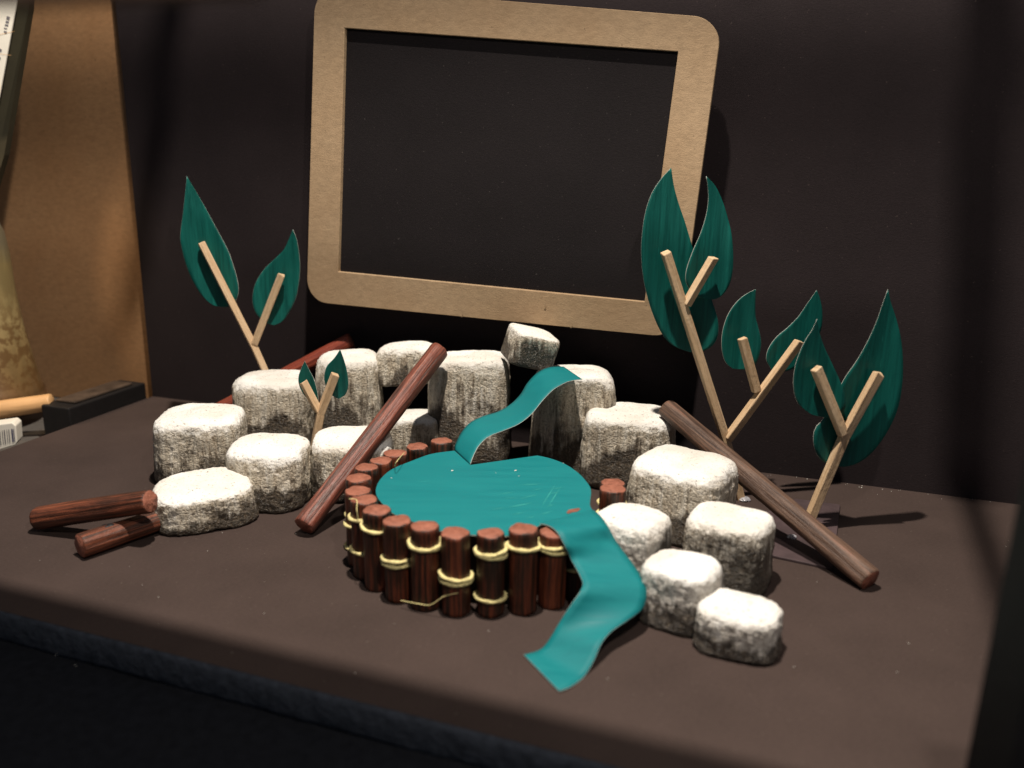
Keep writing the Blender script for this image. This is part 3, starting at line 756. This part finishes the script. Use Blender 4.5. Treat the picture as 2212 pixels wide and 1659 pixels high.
# dark block beside the base
bl = empty('black_block', atz(210, 900, -1))
A_ = C0.copy(); A_.z = 0
u = left_dir; 
b0 = C0 + u*.4 - Vector((0, 0, 0)); b1 = C0 + u*6.0
nrm = Vector((u.y, -u.x, 0));  nrm = nrm if nrm.x < 0 else -nrm
w_ = 1.9
pl = [b0+nrm*.05, b1+nrm*.05, b1+nrm*w_, b0+nrm*w_]
o = prism('body', [(p.x, p.y) for p in pl], -1.05, .92, M_BLACK, bl); bevel(o, .08, 2)
c = (pl[0]+pl[1]+pl[2]+pl[3])/4
o = box('top_plate', Vector((c.x, c.y, 1.0)), u*2.1, nrm*.65, Vector((0, 0, .07)), M_BLOCKTOP, bl, bev=.05)
tag(bl, 'black oblong block against the left edge of the display base', 'block')
# barcode label
Yl = 40.5
q = [aty(-60, 925, Yl), aty(26, 913, Yl), aty(34, 920, Yl), aty(37, 955, Yl), aty(33, 962, Yl), aty(-60, 990, Yl)]
lab = empty('barcode_box', aty(0, 980, Yl)); n = len(q)
vs = q + [p+Vector((-.2, .9, 0)) for p in q]
o = mesh('body', vs, [tuple(range(n)), tuple(range(2*n-1, n-1, -1))]+[(i, (i+1) % n, n+(i+1) % n, n+i) for i in range(n)], M_WHITE, lab, smooth=False); fixn(o); bevel(o, .05)
M_BC = plain('blue_grey_print', (.08, .08, .14), .7, .2, 8)
for x, w_ in ((-2, 2), (4, 1.2), (8, 2.2), (14, 1), (18, 1.6), (24, 3.2), (28.5, 1.2)):
    ink_poly([(x, 930-x*.14), (x+w_, 930-x*.14), (x+w_+3, 961-x*.26), (x+3, 961-x*.26)], Yl-.03, lab, M_BC if x > 20 else M_INK)
tag(lab, 'small white box with a barcode at the left edge, beside the base', 'box')
# dark wooden rail across the top left and black post at the right front
rl = rod('wooden_rail', aty(-160, -14, 8), aty(560, -34, 10), .14, .14, M_DKWOOD, M_DKWOOD, seed=8)
tag(rl, 'out-of-focus dark brown rail crossing the top left corner', 'rail')

# ------------------------------------------------------------------ lights
def point(name, loc, power, col, rad, spot=None, target=None, blend=.3):
    ld = bpy.data.lights.new(name, 'SPOT' if spot else 'POINT'); ld.energy = power; ld.color = col; ld.shadow_soft_size = rad*S
    if spot: ld.spot_size = math.radians(spot); ld.spot_blend = blend
    o = bpy.data.objects.new(name, ld); COL.objects.link(o); o.location = Vector(loc)*S
    if target is not None:
        d = (Vector(target)-Vector(loc)).normalized(); o.rotation_mode = 'QUATERNION'; o.rotation_quaternion = Vector((0, 0, -1)).rotation_difference(d)
    return o
L1 = Vector((-2, 23, 55)); L2 = Vector((5.45, 5, 30))
point('ceiling_lamp', L1, 1850, (1, .90, .79), .75)
point('desk_lamp', L2, 170, (1, .90, .80), .5)
point('room_lamp', (-34, 40, 22), 70, (1, .76, .5), 1.5, 60, (-26, 48, 6), .8)

lbox = empty('light_box', (9.5, 13, -1.05))
tag(lbox, 'black light box post blurred at the lower right edge, plus unseen bars added for shade', 'light box')
def bar(L, A, B, f_, w, ext=.4):  # unseen blocker added between a lamp and the dark band it throws
    """slat, unseen, added to cast shade; its shadow from lamp L runs from A to B"""
    p = L.lerp(A, f_); q = L.lerp(B, f_); d = (q-p).normalized()
    p = p-d*ext; q = q+d*ext
    s_ = d.cross((A-L).normalized()).normalized(); t_ = d.cross(s_)
    vs, fs = boxv((p+q)/2, (q-p)/2, s_*w/2, t_*w*.25)
    o = mesh('shadow_bar', vs, fs, M_BLACK, lbox, None, False); fixn(o); return o
bar(L1, onwall(384, -60), onwall(290, 600), .5, .75)
bar(L1, onwall(2148, -160), onwall(2085, 1075), .55, .95, .1)
bar(L1, onwall(-200, 190), onwall(2500, 195), .3, .62)
bar(L1, Vector((20.0, 35.9, 0)), Vector((15.4, 23.5, 0)), .55, .45, .1)
bar(L2, Vector((20.1, 36.0, 0)), Vector((14.6, 21, 0)), .3, .45, .1)
fa1 = front_a - fn*1.3 - fdir*14; fb1 = fa1 + fdir*48; kf = .62
p = L1.lerp(fa1+fn*3.5, kf); q = L1.lerp(fb1+fn*3.5, kf)
vs, fs = boxv((p+q)/2, (q-p)/2, fn*3.5*kf, Vector((0, 0, .3)))
o = mesh('shade_plate', vs, fs, M_BLACK, lbox, None, False); fixn(o)  # unseen plate added overhead to shade the front strip of the base
a = aty(2286, 1171, 12.6); b = aty(2182, 1659, 12.6); d = (b-a).normalized(); a = a+Vector((0, .6, 0)); b = b+Vector((0, .6, 0)); top = a-d*2.5; bot = b + d*((b.z+1.0)/-d.z)
sx_ = d.cross(Vector((0, 1, 0))).normalized(); sx_ = sx_ if sx_.x > 0 else -sx_
vs, fs = boxv((top+bot)/2+sx_*.9, (bot-top)/2, sx_*.9, Vector((0, .6, 0)))
o = mesh('post', vs, fs, M_BLACK, lbox, None, False); fixn(o)
